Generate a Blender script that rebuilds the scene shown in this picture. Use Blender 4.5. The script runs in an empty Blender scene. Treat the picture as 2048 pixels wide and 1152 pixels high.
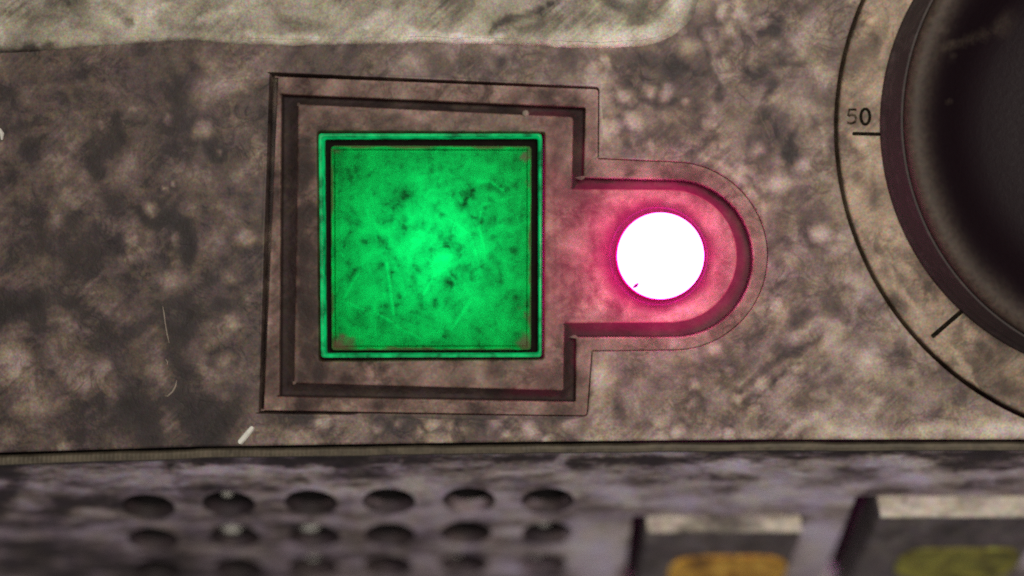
import bpy, math, random
import numpy as np
from mathutils import Vector, geometry

random.seed(7)
RNG = np.random.default_rng(11)
K = 3.0e-5            # metres per drawing unit (the view is 2048 units = 61 mm wide)
D = 2800.0            # camera height above the panel, drawing units
SC = bpy.context.scene
COL = SC.collection

# ------------------------------------------------------------------ camera, light, exposure
cam_d = bpy.data.cameras.new('camera')
cam = bpy.data.objects.new('camera', cam_d)
COL.objects.link(cam)
cam.location = (0, 0, D * K)
cam_d.sensor_width = 36.0
cam_d.lens = 36.0 * D / 2048.0
cam_d.clip_start = 0.002
cam_d.clip_end = 5.0
cam_d.dof.use_dof = True
cam_d.dof.focus_distance = (D - 40) * K
cam_d.dof.aperture_fstop = cam_d.lens / (190 * K * 1000)
SC.camera = cam

world = bpy.data.worlds.new('World')
SC.world = world
world.use_nodes = True
bg = world.node_tree.nodes['Background']
bg.inputs['Color'].default_value = (1.0, 0.94, 0.95, 1)
bg.inputs['Strength'].default_value = 0.18


def area_light(name, loc, aim, size, power, color):
    l = bpy.data.lights.new(name, 'AREA')
    l.shape = 'RECTANGLE'
    l.size, l.size_y = size
    l.energy = power
    l.color = color
    o = bpy.data.objects.new(name, l)
    COL.objects.link(o)
    o.location = loc
    o.rotation_euler = (Vector(aim) - Vector(loc)).to_track_quat('-Z', 'Y').to_euler()
    return o


# one soft room lamp, above the far side of the device and a little to the right
area_light('room_lamp', (0.030, 0.035, 0.180), (0.008, 0.0, 0.0), (0.07, 0.06), 0.33, (1.0, 0.90, 0.80))

SC.view_settings.view_transform = 'Standard'
SC.view_settings.look = 'None'
SC.view_settings.exposure = 0.0
SC.view_settings.gamma = 1.0
SC.view_settings.use_curve_mapping = False
SC.render.engine = 'CYCLES'
SC.cycles.use_denoising = False
SC.cycles.use_adaptive_sampling = False
SC.cycles.max_bounces = 8
SC.cycles.sample_clamp_indirect = 4.0

# ------------------------------------------------------------------ geometry helpers (drawing units: x right, y down, z towards the viewer)


def W(p):
    return ((p[0] - 1024.0) * K, (576.0 - p[1]) * K, p[2] * K)


def deproj(px, py, z):
    f = (D - z) / D
    return 1024 + (px - 1024) * f, 576 + (py - 576) * f


class MB:
    def __init__(self):
        self.v, self.f = [], []

    def add(self, vs, fs):
        o = len(self.v)
        self.v.extend(vs)
        self.f.extend([tuple(i + o for i in f) for f in fs])

    def build(self, name, mat, parent=None, base=(1024, 576, 0), smooth=True, attrs=None, img=None, auto=35):
        w = np.array([W(p) for p in self.v], dtype=float)
        b = np.array(W(base))
        me = bpy.data.meshes.new(name)
        me.from_pydata((w - b).tolist(), [], self.f)
        # consistent outward winding is not needed for two-sided shading, but keep normals tidy
        me.materials.append(mat)
        if smooth:
            me.polygons.foreach_set('use_smooth', [True] * len(me.polygons))
            me.set_sharp_from_angle(angle=math.radians(auto))
        if attrs:
            P = np.array(self.v, dtype=float) if img is None else np.array(img(self.v))
            for an, fn in attrs.items():
                a = me.attributes.new(an, 'FLOAT', 'POINT')
                a.data.foreach_set('value', np.asarray(fn(P[:, 0], P[:, 1]), dtype=np.float32))
        me.update()
        o = bpy.data.objects.new(name, me)
        COL.objects.link(o)
        if parent is None:
            o.location = b
        else:
            o.parent = parent
            o.location = b - np.array(parent['base_w'])
        return o


def empty(name, base, label, cat, group=None):
    o = bpy.data.objects.new(name, None)
    COL.objects.link(o)
    o.empty_display_size = 0.002
    o.location = W(base)
    o['label'] = label
    o['category'] = cat
    if group:
        o['group'] = group
    o['base_w'] = list(W(base))
    return o


def part(mb, name, mat, parent, **kw):
    return mb.build(name, mat, parent, base=kw.pop('base', None) or inv(parent), **kw)


def inv(parent):
    b = parent['base_w']
    return (b[0] / K + 1024, 576 - b[1] / K, b[2] / K)


def rpoly(corners, radii, n=6):
    """polygon with rounded corners"""
    if not hasattr(radii, '__len__'):
        radii = [radii] * len(corners)
    out = []
    m = len(corners)
    for i in range(m):
        p0, p1, p2 = [np.array(corners[j % m], float) for j in (i - 1, i, i + 1)]
        r = radii[i]
        if r <= 0:
            out.append(tuple(p1))
            continue
        a = (p0 - p1) / np.linalg.norm(p0 - p1)
        b = (p2 - p1) / np.linalg.norm(p2 - p1)
        s, e = p1 + a * r, p1 + b * r
        for k in range(n + 1):
            t = k / n
            out.append(tuple((1 - t) ** 2 * s + 2 * t * (1 - t) * p1 + t * t * e))
    return out


def resample(poly, sp, closed=True):
    out = []
    m = len(poly)
    for i in range(m if closed else m - 1):
        a, b = np.array(poly[i], float), np.array(poly[(i + 1) % m], float)
        k = max(1, int(np.linalg.norm(b - a) / sp))
        for j in range(k):
            out.append(tuple(a + (b - a) * j / k))
    if not closed:
        out.append(tuple(poly[-1]))
    return out


def area2(poly):
    p = np.array(poly)
    q = np.roll(p, -1, 0)
    return 0.5 * np.sum(p[:, 0] * q[:, 1] - q[:, 0] * p[:, 1])


def offset(poly, d):
    """d > 0 grows the polygon"""
    p = np.array(poly, float)
    if area2(poly) < 0:
        d = -d
    e = np.roll(p, -1, 0) - p
    e /= np.maximum(np.linalg.norm(e, axis=1), 1e-9)[:, None]
    nrm = np.c_[e[:, 1], -e[:, 0]]
    n0 = np.roll(nrm, 1, 0)
    m = nrm + n0
    m /= np.maximum(np.linalg.norm(m, axis=1), 1e-9)[:, None]
    c = np.clip((m * nrm).sum(1), 0.5, 1)
    return [tuple(q) for q in p + m * (d / c)[:, None]]


def inside(poly, X, Y):
    p = np.array(poly)
    r = np.zeros(len(X), bool)
    j = len(p) - 1
    for i in range(len(p)):
        xi, yi, xj, yj = p[i, 0], p[i, 1], p[j, 0], p[j, 1]
        if yi != yj:
            r ^= ((yi > Y) != (yj > Y)) & (X < (xj - xi) * (Y - yi) / (yj - yi) + xi)
        j = i
    return r


def sheet(outer, holes, sp):
    """triangulated flat sheet with an even spread of inner points; returns 2d verts, faces"""
    loops = [outer] + holes
    pts, edges = [], []
    for L in loops:
        o = len(pts)
        pts.extend(L)
        edges.extend([(o + i, o + (i + 1) % len(L)) for i in range(len(L))])
    P = np.array(outer)
    x0, y0 = P.min(0)
    x1, y1 = P.max(0)
    gx, gy = np.meshgrid(np.arange(x0 + sp / 2, x1, sp), np.arange(y0 + sp / 2, y1, sp))
    gx[1::2] += sp / 2
    gx, gy = gx.ravel(), gy.ravel()
    gx = gx + RNG.uniform(-.2, .2, len(gx)) * sp
    gy = gy + RNG.uniform(-.2, .2, len(gy)) * sp
    ok = inside(outer, gx, gy)
    for h in holes:
        ok &= ~inside(h, gx, gy)
    gx, gy = gx[ok], gy[ok]
    B = []
    for L in loops:
        B.extend(resample(L, sp * 0.6))
    cell = {}
    for b in B:
        cell.setdefault((int(b[0] // sp), int(b[1] // sp)), []).append(b)
    for x, y in zip(gx, gy):
        cx, cy = int(x // sp), int(y // sp)
        good = True
        for i in (-1, 0, 1):
            for j in (-1, 0, 1):
                for b in cell.get((cx + i, cy + j), ()):
                    if (b[0] - x) ** 2 + (b[1] - y) ** 2 < (0.5 * sp) ** 2:
                        good = False
        if good:
            pts.append((x, y))
    r = geometry.delaunay_2d_cdt([Vector(p) for p in pts], edges, [], 0, 1e-4)
    V = np.array([tuple(v) for v in r[0]])
    F = np.array([f for f in r[2] if len(f) == 3])
    c = V[F].mean(1)
    ok = inside(outer, c[:, 0], c[:, 1])
    for h in holes:
        ok &= ~inside(h, c[:, 0], c[:, 1])
    F = F[ok]
    return V, [tuple(int(i) for i in f[::-1]) for f in F]


def add_sheet(mb, outer, holes, sp, zf):
    V, F = sheet(outer, holes, sp)
    z = zf(V[:, 0], V[:, 1]) if callable(zf) else np.full(len(V), float(zf))
    mb.add([(V[i, 0], V[i, 1], z[i]) for i in range(len(V))], F)


def loft(mb, rings, closed=True, cap0=False, cap1=False):
    """rings: list of lists of (x,y,z) with equal counts"""
    n = len(rings[0])
    vs = [p for r in rings for p in r]
    fs = []
    for k in range(len(rings) - 1):
        for i in range(n if closed else n - 1):
            j = (i + 1) % n
            fs.append((k * n + i, k * n + j, (k + 1) * n + j, (k + 1) * n + i))
    if cap0:
        fs.append(tuple(range(n)))
    if cap1:
        fs.append(tuple(range((len(rings) - 1) * n, len(rings) * n))[::-1])
    mb.add(vs, fs)


def zring(poly, z):
    return [(p[0], p[1], z) for p in poly]


def edge_profile(mb, poly, prof):
    loft(mb, [zring(offset(poly, d), z) for d, z in prof])


def circle(cx, cy, r, n):
    return [(cx + r * math.cos(2 * math.pi * i / n), cy + r * math.sin(2 * math.pi * i / n)) for i in range(n)]


def lathe(mb, cx, cy, prof, n, wob=0.0):
    rings = []
    for r, z in prof:
        rings.append([(cx + r * math.cos(2 * math.pi * i / n), cy + r * math.sin(2 * math.pi * i / n), z) for i in range(n)])
    loft(mb, rings)


def tube(mb, pts, rad, n=6):
    pts = [np.array(p, float) for p in pts]
    rings = []
    for i, p in enumerate(pts):
        t = pts[min(i + 1, len(pts) - 1)] - pts[max(i - 1, 0)]
        t /= np.linalg.norm(t)
        a = np.cross(t, (0, 0, 1))
        a /= max(np.linalg.norm(a), 1e-9)
        b = np.cross(t, a)
        r = rad[i] if hasattr(rad, '__len__') else rad
        rings.append([tuple(p + r * (math.cos(2 * math.pi * k / n) * a + math.sin(2 * math.pi * k / n) * b)) for k in range(n)])
    loft(mb, rings, cap0=True, cap1=True)


# ------------------------------------------------------------------ dirt: where stains, crusts and wear lie on each surface


def seg_dist(X, Y, pts):
    d = np.full(len(X), 1e9)
    for (ax, ay), (bx, by) in zip(pts[:-1], pts[1:]):
        vx, vy = bx - ax, by - ay
        t = np.clip(((X - ax) * vx + (Y - ay) * vy) / (vx * vx + vy * vy + 1e-9), 0, 1)
        d = np.minimum(d, np.hypot(X - ax - t * vx, Y - ay - t * vy))
    return d


def smooth(a, b, x):
    t = np.clip((x - a) / (b - a), 0, 1)
    return t * t * (3 - 2 * t)


_perm = {}


def vnoise(X, Y, s, seed=0):
    """smooth value noise, about -1..1"""
    if seed not in _perm:
        _perm[seed] = np.random.default_rng(100 + seed).uniform(-1, 1, (257, 257))
    G = _perm[seed]
    x, y = np.asarray(X) / s + 500, np.asarray(Y) / s + 500
    xi, yi = np.floor(x).astype(int), np.floor(y).astype(int)
    fx, fy = x - xi, y - yi
    fx, fy = fx * fx * (3 - 2 * fx), fy * fy * (3 - 2 * fy)
    g = lambda a, b: G[a % 257, b % 257]
    return (g(xi, yi) * (1 - fx) * (1 - fy) + g(xi + 1, yi) * fx * (1 - fy) + g(xi, yi + 1) * (1 - fx) * fy + g(xi + 1, yi + 1) * fx * fy)


def fbm(X, Y, s, seed=0, o=4):
    r, a = 0, 1.0
    for k in range(o):
        r = r + a * vnoise(X, Y, s / 2 ** k, seed + k)
        a *= 0.55
    return r


LIGHT_SPOTS = [(1248, 192, 17), (1336, 184, 15), (1298, 181, 13), (1372, 206, 9), (1266, 246, 15), (1560, 362, 24), (1516, 300, 14),
               (1479, 343, 14), (1524, 767, 16), (1389, 773, 11), (1387, 808, 12), (1481, 804, 10), (1358, 869, 14), (1432, 700, 14),
               (1741, 722, 30), (1213, 120, 9), (1376, 95, 22), (1440, 140, 26), (1270, 158, 7), (1215, 260, 20), (1300, 290, 12),
               (306, 422, 13), (490, 481, 17), (340, 242, 10), (403, 259, 18), (431, 301, 9), (333, 561, 24), (104, 440, 20), (340, 845, 26),
               (60, 790, 60), (130, 700, 45), (30, 720, 40), (150, 760, 40), (205, 740, 20), (450, 720, 16), (470, 640, 20), (262, 480, 14),
               (350, 480, 12), (335, 375, 6), (350, 362, 5), (1195, 760, 28), (1200, 800, 22), (900, 855, 12), (930, 862, 9), (870, 848, 14),
               (985, 850, 16), (1010, 872, 10), (1060, 860, 16), (1095, 880, 9), (800, 850, 10), (840, 865, 9), (1140, 850, 18), (1535, 200, 30),
               (1600, 330, 16), (1640, 470, 18), (1580, 520, 20), (1650, 150, 26), (1560, 620, 22), (760, 858, 12), (640, 846, 14), (1610, 60, 30),
               (1480, 20, 20), (1520, 40, 14), (1455, 60, 16), (1445, 25, 12)]
DARK_SPOTS = [(1385, 251, 22), (1355, 276, 24), (1792, 705, 18), (1649, 589, 20), (1670, 616, 16), (1552, 575, 12), (1400, 150, 30), (1350, 140, 24),
              (1300, 215, 16), (1390, 190, 26), (1245, 140, 30), (1500, 150, 14), (1540, 60, 24), (1400, 50, 22), (1590, 300, 14), (1620, 240, 16),
              (240, 235, 12), (195, 340, 14), (130, 520, 26), (100, 575, 26), (225, 490, 14), (270, 530, 14), (420, 560, 18), (370, 510, 14),
              (250, 838, 40), (300, 870, 40), (420, 860, 46), (380, 800, 40), (360, 730, 26), (350, 680, 22), (390, 660, 30), (470, 830, 30),
              (200, 800, 16), (50, 860, 30), (270, 660, 22), (445, 520, 20), (410, 440, 20), (240, 400, 26), (300, 370, 20), (150, 150, 20),
              (380, 140, 18), (60, 300, 20), (1820, 760, 12), (1700, 800, 20), (1600, 800, 16), (1560, 700, 20), (1450, 840, 16), (1370, 740, 20), (1290, 850, 14),
              (1240, 820, 14), (1590, 150, 12), (1560, 110, 16), (1640, 330, 12), (1610, 620, 12), (870, 130, 20), (1000, 125, 14)]
LIGHT_STROKES = [([(1587, 671), (1645, 637), (1683, 654)], 11, .8), ([(1330, 110), (1400, 140)], 5, .5), ([(1290, 210), (1360, 240)], 5, .4),
                 ([(1640, 240), (1650, 300)], 4, .6), ([(1600, 180), (1615, 250)], 4, .5), ([(1720, 590), (1700, 650)], 6, .5),
                 ([(1400, 312), (1450, 335), (1490, 370), (1520, 420)], 7, .7), ([(45, 655), (120, 645), (180, 660)], 4, .6),
                 ([(1640, 700), (1690, 660)], 8, .4), ([(1480, 330), (1530, 380)], 8, .5), ([(1590, 860), (1640, 830), (1680, 800)], 14, .6),
                 ([(1660, 850), (1760, 870), (1860, 860), (1960, 855), (2080, 862)], 14, .9), ([(1900, 820), (1990, 845), (2060, 850)], 12, .8),
                 ([(1740, 820), (1790, 790), (1830, 830)], 14, .5), ([(200, 235), (208, 260)], 4, .5), ([(120, 897), (150, 895)], 5, 1.0),
                 ([(560, 870), (700, 860)], 7, .25), ([(1440, 870), (1580, 872)], 6, .5), ([(1190, 190), (1200, 230), (1196, 310)], 6, .35)]
DARK_STROKES = [([(1481, 784), (1539, 732), (1587, 702), (1638, 678)], 7, .8), ([(1495, 811), (1567, 743), (1600, 720)], 5, .7), ([(1374, 313), (1406, 286), (1428, 276)], 8, .9),
                ([(1541, 171), (1530, 200), (1522, 235)], 9, .8), ([(1411, 106), (1425, 144), (1441, 200)], 5, .8), ([(1340, 115), (1363, 128), (1414, 144)], 5, .6),
                ([(278, 426), (295, 450), (330, 440), (368, 450), (382, 495), (368, 530)], 13, .9), ([(405, 288), (417, 305), (431, 315), (442, 300)], 7, .8),
                ([(1228, 180), (1236, 215), (1262, 215)], 6, .7), ([(1280, 195), (1310, 202), (1350, 205)], 6, .6), ([(1250, 276), (1268, 310)], 6, .5),
                ([(1560, 260), (1580, 330)], 8, .6), ([(1600, 250), (1575, 300)], 7, .5), ([(1545, 130), (1610, 130)], 6, .5), ([(1500, 540), (1560, 480)], 6, .4),
                ([(236, 250), (246, 285)], 8, .7), ([(180, 415), (140, 440), (120, 480)], 12, .4), ([(0, 620), (120, 610), (200, 630)], 14, .5),
                ([(460, 580), (500, 560)], 8, .6), ([(1650, 560), (1740, 600)], 6, .4), ([(1680, 760), (1760, 780), (1800, 800)], 10, .5),
                ([(1200, 235), (1240, 240)], 6, .4), ([(1640, 405), (1600, 450), (1620, 500)], 7, .4), ([(1470, 60), (1500, 90), (1490, 130)], 8, .6),
                ([(1430, 30), (1460, 80), (1440, 110)], 7, .6), ([(1570, 10), (1550, 70), (1590, 100)], 8, .5)]


def marks(X, Y):
    wx = X + 7 * fbm(X, Y, 34, 1, 3)
    wy = Y + 7 * fbm(X, Y, 34, 5, 3)
    m = np.zeros(len(X))
    for x, y, r in LIGHT_SPOTS:
        d = np.hypot(wx - x, wy - y)
        m += .62 * (1 - smooth(r * .2, r * 1.4, d))
        if r < 20:
            m -= .30 * np.exp(-((d - r * 1.7) / (r * .5)) ** 2)
    for x, y, r in DARK_SPOTS:
        m -= .55 * (1 - smooth(0, r * 1.8, np.hypot(wx - x, wy - y)))
    for pts, w, a in LIGHT_STROKES:
        m += .8 * a * (1 - smooth(0, w * 1.7, seg_dist(wx, wy, pts)))
    for pts, w, a in DARK_STROKES:
        m -= .9 * a * (1 - smooth(0, w * 1.8, seg_dist(wx, wy, pts)))
    return np.clip(m, -1, 1)


def grime(X, Y):
    """0 clean .. 1 heavily soiled: on the left, thick film plus light falloff painted in"""
    wx = X + 60 * fbm(X, Y, 160, 21, 3)
    g = 1.0 - .38 * smooth(420, 1250, wx)
    g += .10 * fbm(X, Y, 220, 31, 3)
    band = (1 - smooth(0, 46, np.abs(Y - 120))) * (1 - smooth(1150, 1500, X)) * smooth(350, 700, X)
    g += .10 * band
    low = smooth(835, 870, Y) * smooth(640, 860, X)
    g -= .16 * low
    tl = (1 - smooth(90, 190, Y)) * (1 - smooth(150, 420, X))
    g -= .14 * tl
    g += .10 * smooth(300, 500, Y) * (1 - smooth(300, 560, X))
    return np.clip(g, 0, 1.2)


# ------------------------------------------------------------------ material helpers


class NT:
    def __init__(self, name):
        self.m = bpy.data.materials.new(name)
        self.m.use_nodes = True
        self.t = self.m.node_tree
        self.t.nodes.clear()
        self.out = self.t.nodes.new('ShaderNodeOutputMaterial')
        g = self.t.nodes.new('ShaderNodeNewGeometry')
        s = self.t.nodes.new('ShaderNodeVectorMath')
        s.operation = 'SCALE'
        self.t.links.new(g.outputs['Position'], s.inputs[0])
        s.inputs['Scale'].default_value = 1.0 / (100 * K)      # 1 texture unit = 100 drawing units = 3 mm
        self.pos = s.outputs[0]

    def set(self, sock, v):
        if hasattr(v, 'is_output'):
            self.t.links.new(v, sock)
        else:
            sock.default_value = v

    def node(self, typ, ins=None, **props):
        n = self.t.nodes.new(typ)
        for k, v in props.items():
            setattr(n, k, v)
        for k, v in (ins or {}).items():
            self.set(n.inputs[k], v)
        return n

    def math(self, op, a, b=0.0, c=0.0, clamp=False):
        n = self.node('ShaderNodeMath', operation=op, use_clamp=clamp)
        self.set(n.inputs[0], a)
        self.set(n.inputs[1], b)
        self.set(n.inputs[2], c)
        return n.outputs[0]

    def mapped(self, scale, loc=(0, 0, 0)):
        n = self.node('ShaderNodeMapping')
        self.set(n.inputs['Vector'], self.pos)
        n.inputs['Scale'].default_value = scale
        n.inputs['Location'].default_value = loc
        return n.outputs[0]

    def noise(self, scale, detail=4, rough=.6, dist=0.0, vec=None, color=False, off=None):
        n = self.node('ShaderNodeTexNoise')
        self.set(n.inputs['Vector'], vec if vec is not None else (self.mapped((1, 1, 1), off) if off else self.pos))
        n.inputs['Scale'].default_value = scale
        n.inputs['Detail'].default_value = detail
        n.inputs['Roughness'].default_value = rough
        n.inputs['Distortion'].default_value = dist
        return n.outputs['Color' if color else 'Fac']

    def attr(self, name):
        return self.node('ShaderNodeAttribute', attribute_name=name).outputs['Fac']

    def ramp(self, fac, stops, interp='LINEAR'):
        n = self.node('ShaderNodeValToRGB')
        n.color_ramp.interpolation = interp
        e = n.color_ramp.elements
        while len(e) > 1:
            e.remove(e[-1])
        for i, (p, c) in enumerate(stops):
            if not hasattr(c, '__len__'):
                c = (c, c, c)
            el = e[0] if i == 0 else e.new(p)
            el.position = p
            el.color = (c[0], c[1], c[2], 1)
        self.set(n.inputs[0], fac)
        return n.outputs['Color']

    def mix(self, fac, a, b, mode='MIX'):
        n = self.node('ShaderNodeMix', data_type='RGBA', blend_type=mode)
        self.set(n.inputs[0], fac)
        for s, v in ((n.inputs[6], a), (n.inputs[7], b)):
            if hasattr(v, 'is_output'):
                self.t.links.new(v, s)
            else:
                s.default_value = (*v[:3], 1)
        return n.outputs[2]

    def bump(self, h, strength, dist_units):
        n = self.node('ShaderNodeBump')
        n.inputs['Strength'].default_value = strength
        n.inputs['Distance'].default_value = dist_units * K
        self.set(n.inputs['Height'], h)
        return n.outputs[0]

    def grain(self, col, amt):
        """fine dust grain in tone and hue"""
        g = self.noise(23, 3, .8, color=True)
        d = self.node('ShaderNodeVectorMath', operation='SUBTRACT')
        self.set(d.inputs[0], g)
        d.inputs[1].default_value = (.5, .5, .5)
        s = self.node('ShaderNodeVectorMath', operation='SCALE')
        self.set(s.inputs[0], d.outputs[0])
        s.inputs['Scale'].default_value = amt
        a = self.node('ShaderNodeVectorMath', operation='ADD')
        self.set(a.inputs[0], s.outputs[0])
        a.inputs[1].default_value = (1, 1, 1)
        m = self.node('ShaderNodeVectorMath', operation='MULTIPLY')
        self.set(m.inputs[0], col)
        self.set(m.inputs[1], a.outputs[0])
        return m.outputs[0]

    def principled(self, **ins):
        n = self.node('ShaderNodeBsdfPrincipled')
        for k, v in ins.items():
            k = k.replace('_', ' ')
            if isinstance(v, tuple) and len(v) == 3:
                v = (*v, 1)
            self.set(n.inputs[k], v)
        return n.outputs[0]

    def done(self, shader):
        self.t.links.new(shader, self.out.inputs['Surface'])
        return self.m


def dirty_plastic(name, stops, use_attr=True, big=.8, mot=1.4, mot_amt=.74, fine_amt=.50, bump=.28, rough=.62, stretch=None, tint=((.30, .25, .33), (.33, .31, .20)), tint_amt=.5, bias=0.0, grain=2.1, trans=None, vein=.15, spots=.18, scratch=.13, cells=.25, hue_scale=3.2):
    n = NT(name)
    vec = n.mapped(stretch) if stretch else None
    a = n.noise(big, 3, .55, .4, vec)
    b = n.noise(mot, 7, .6, .25, vec)
    c = n.noise(11, 5, .7, 0, vec)
    t = n.math('MULTIPLY_ADD', n.math('SUBTRACT', b, .5), mot_amt, .5 + bias)
    t = n.math('MULTIPLY_ADD', n.math('SUBTRACT', a, .5), 1.15, t)
    t = n.math('MULTIPLY_ADD', n.math('SUBTRACT', c, .5), fine_amt, t)
    h = n.math('ADD', n.math('MULTIPLY', b, .8), n.math('MULTIPLY', c, .45))
    # dark crazing lines, drying spots with darker rings, slanting scrapes
    rv = n.noise(2.1, 5, .62, .9, vec, off=None if vec is not None else (11, 3, 6))
    vn = n.ramp(n.math('ABSOLUTE', n.math('SUBTRACT', rv, .5)), [(.0, 1.0), (.03, .55), (.08, 0.0)])
    vm = n.ramp(n.noise(1.1, 3, .6, 0, off=(5, 17, 2)), [(.42, 0.0), (.60, 1.0)])
    vn = n.math('MULTIPLY', vn, vm)
    t = n.math('MULTIPLY_ADD', vn, -vein, t)
    vo = n.node('ShaderNodeTexVoronoi', feature='F1')
    wp = n.node('ShaderNodeVectorMath', operation='ADD')
    wn = n.node('ShaderNodeVectorMath', operation='SCALE')
    n.set(wn.inputs[0], n.noise(3.0, 3, .6, 0, color=True))
    wn.inputs['Scale'].default_value = .30
    n.set(wp.inputs[0], vec if vec is not None else n.pos)
    n.set(wp.inputs[1], wn.outputs[0])
    n.set(vo.inputs['Vector'], wp.outputs[0])
    vo.inputs['Scale'].default_value = 2.2
    pick = n.node('ShaderNodeSeparateColor')
    n.set(pick.inputs[0], vo.outputs['Color'])
    sel = n.ramp(pick.outputs[0], [(.74, 0.0), (.84, 1.0)])
    if use_attr:
        sel = n.math('MULTIPLY', sel, n.ramp(n.attr('grime'), [(.55, 1.0), (.90, .12)]))
    cv = n.node('ShaderNodeTexVoronoi', feature='SMOOTH_F1')
    n.set(cv.inputs['Vector'], wp.outputs[0])
    cv.inputs['Scale'].default_value = 2.0
    cv.inputs['Smoothness'].default_value = .35
    cm = n.ramp(n.noise(.8, 3, .6, 0, off=(9, 41, 4)), [(.35, .25), (.62, 1.0)])
    t = n.math('MULTIPLY_ADD', n.math('MULTIPLY', n.math('SUBTRACT', .34, cv.outputs['Distance']), cm), cells, t)
    sp = n.ramp(vo.outputs['Distance'], [(.10, 1.0), (.27, .6), (.36, -.0)])
    rg = n.ramp(n.math('ABSOLUTE', n.math('SUBTRACT', vo.outputs['Distance'], .44)), [(.0, 1.0), (.10, 0.0)])
    so = n.math('MULTIPLY', n.math('SUBTRACT', sp, n.math('MULTIPLY', rg, .55)), sel)
    t = n.math('MULTIPLY_ADD', so, spots, t)
    mp = n.node('ShaderNodeMapping')
    vr = n.node('ShaderNodeVectorRotate', rotation_type='Z_AXIS')
    n.set(vr.inputs['Vector'], n.pos)
    vr.inputs['Angle'].default_value = math.radians(-42)
    n.set(mp.inputs['Vector'], vr.outputs[0])
    mp.inputs['Scale'].default_value = (.55, 9.0, 1)
    sc = n.noise(1.0, 4, .6, .3, mp.outputs[0])
    sm = n.ramp(n.noise(.9, 3, .6, 0, off=(2, 27, 8)), [(.46, 0.0), (.62, 1.0)])
    sc = n.math('MULTIPLY', n.math('MULTIPLY', n.math('SUBTRACT', sc, .5), 4.0), sm)
    t = n.math('MULTIPLY_ADD', sc, scratch, t)
    h = n.math('MULTIPLY_ADD', vn, -.22, h)
    h = n.math('MULTIPLY_ADD', sc, .12, h)
    if use_attr:
        mk = n.attr('mark')
        t = n.math('MULTIPLY_ADD', mk, .42, t)
        t = n.math('MULTIPLY_ADD', n.math('SUBTRACT', n.attr('grime'), .5), -.56, t)  # grime value, on some parts with shade painted in
        h = n.math('MULTIPLY_ADD', mk, .08, h)
    t = n.math('MULTIPLY_ADD', t, .8, .2)
    c0 = stops[0][1]
    stops = [(0.0, tuple(.45 * v for v in c0))] + [(.2 + .8 * p, c) for p, c in stops]
    col = n.ramp(t, stops)
    hue = n.noise(hue_scale, 5, .65, .3, off=(31, 7, 3))
    tc = n.ramp(hue, [(.38, tint[0]), (.62, tint[1])])
    col = n.mix(tint_amt, col, n.mix(1.0, col, n.mix(1.0, tc, (3.0, 3.0, 3.0), 'MULTIPLY'), 'MULTIPLY'))
    col = n.grain(col, grain)
    g = n.noise(40, 2, .6)
    h = n.math('MULTIPLY_ADD', g, .25, h)
    r = n.math('MULTIPLY_ADD', n.math('SUBTRACT', c, .5), .5, rough)
    p = n.principled(Base_Color=col, Roughness=r, Normal=n.bump(h, bump, 9), Specular_IOR_Level=.35)
    if trans:                                   # slightly translucent moulding: lets the lamp behind it show through
        tl = n.node('ShaderNodeBsdfTranslucent')
        n.set(tl.inputs['Color'], n.mix(1.0, n.ramp(b, [(.3, .55), (.7, 1.0)]), trans, 'MULTIPLY'))
        mx = n.node('ShaderNodeMixShader')
        mx.inputs[0].default_value = .22
        n.t.links.new(p, mx.inputs[1])
        n.t.links.new(tl.outputs[0], mx.inputs[2])
        p = mx.outputs[0]
    return n.done(p)


PANEL_STOPS = [(.0, (.028, .021, .020)), (.24, (.094, .070, .059)), (.44, (.192, .154, .128)), (.60, (.292, .248, .207)), (.80, (.395, .355, .300)), (1.0, (.52, .49, .42))]
M_PANEL = dirty_plastic('soiled_grey_plastic', PANEL_STOPS)
LEDGE_STOPS = [(.05, (.045, .040, .032)), (.28, (.145, .132, .100)), (.48, (.268, .252, .196)), (.70, (.40, .387, .312)), (1.0, (.62, .63, .55))]
M_LEDGE = dirty_plastic('pale_olive_plastic', LEDGE_STOPS, mot=1.2, mot_amt=.85, bump=.4, fine_amt=.45, tint_amt=.3, vein=.06, cells=.1, spots=.06, scratch=.20)
BEZEL_STOPS = [(.10, (.040, .025, .021)), (.35, (.118, .080, .066)), (.55, (.205, .146, .122)), (.80, (.32, .245, .21)), (1.0, (.46, .38, .33))]
M_BEZEL = dirty_plastic('brown_moulded_plastic', BEZEL_STOPS, mot=1.8, mot_amt=1.1, fine_amt=.4, bump=.3, tint=((.36, .28, .30), (.33, .30, .24)), tint_amt=.4, vein=.2, spots=.14, scratch=.12, trans=(.75, .03, .17))
GROOVE_STOPS = [(.10, (.016, .011, .010)), (.5, (.042, .030, .028)), (1.0, (.10, .075, .067))]
M_GROOVE = dirty_plastic('grime_and_shade_channel', GROOVE_STOPS, use_attr=False, bump=.6, rough=.8, trans=(.34, .012, .09))  # recess shade put into the dark colour, along with grime
RING_STOPS = [(.06, (.06, .045, .033)), (.30, (.135, .104, .078)), (.52, (.255, .205, .152)), (.78, (.385, .325, .25)), (1.0, (.52, .47, .38))]
M_RING = dirty_plastic('tan_scale_plastic', RING_STOPS, mot=1.9, bump=.3, cells=.2, spots=.15, tint=((.36, .30, .32), (.36, .32, .22)), tint_amt=.35)
FRONT_STOPS = [(.08, (.035, .026, .027)), (.27, (.150, .125, .122)), (.45, (.310, .278, .278)), (.66, (.46, .435, .455)), (1.0, (.56, .55, .58))]
M_FRONT = dirty_plastic('weathered_lavender_plastic', FRONT_STOPS, stretch=(.42, 1.5, 1.1), mot=2.4, mot_amt=1.0, bump=.4, cells=.2, tint=((.31, .27, .38), (.33, .30, .27)), tint_amt=.7, spots=.12, scratch=.0, hue_scale=1.5)
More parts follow.
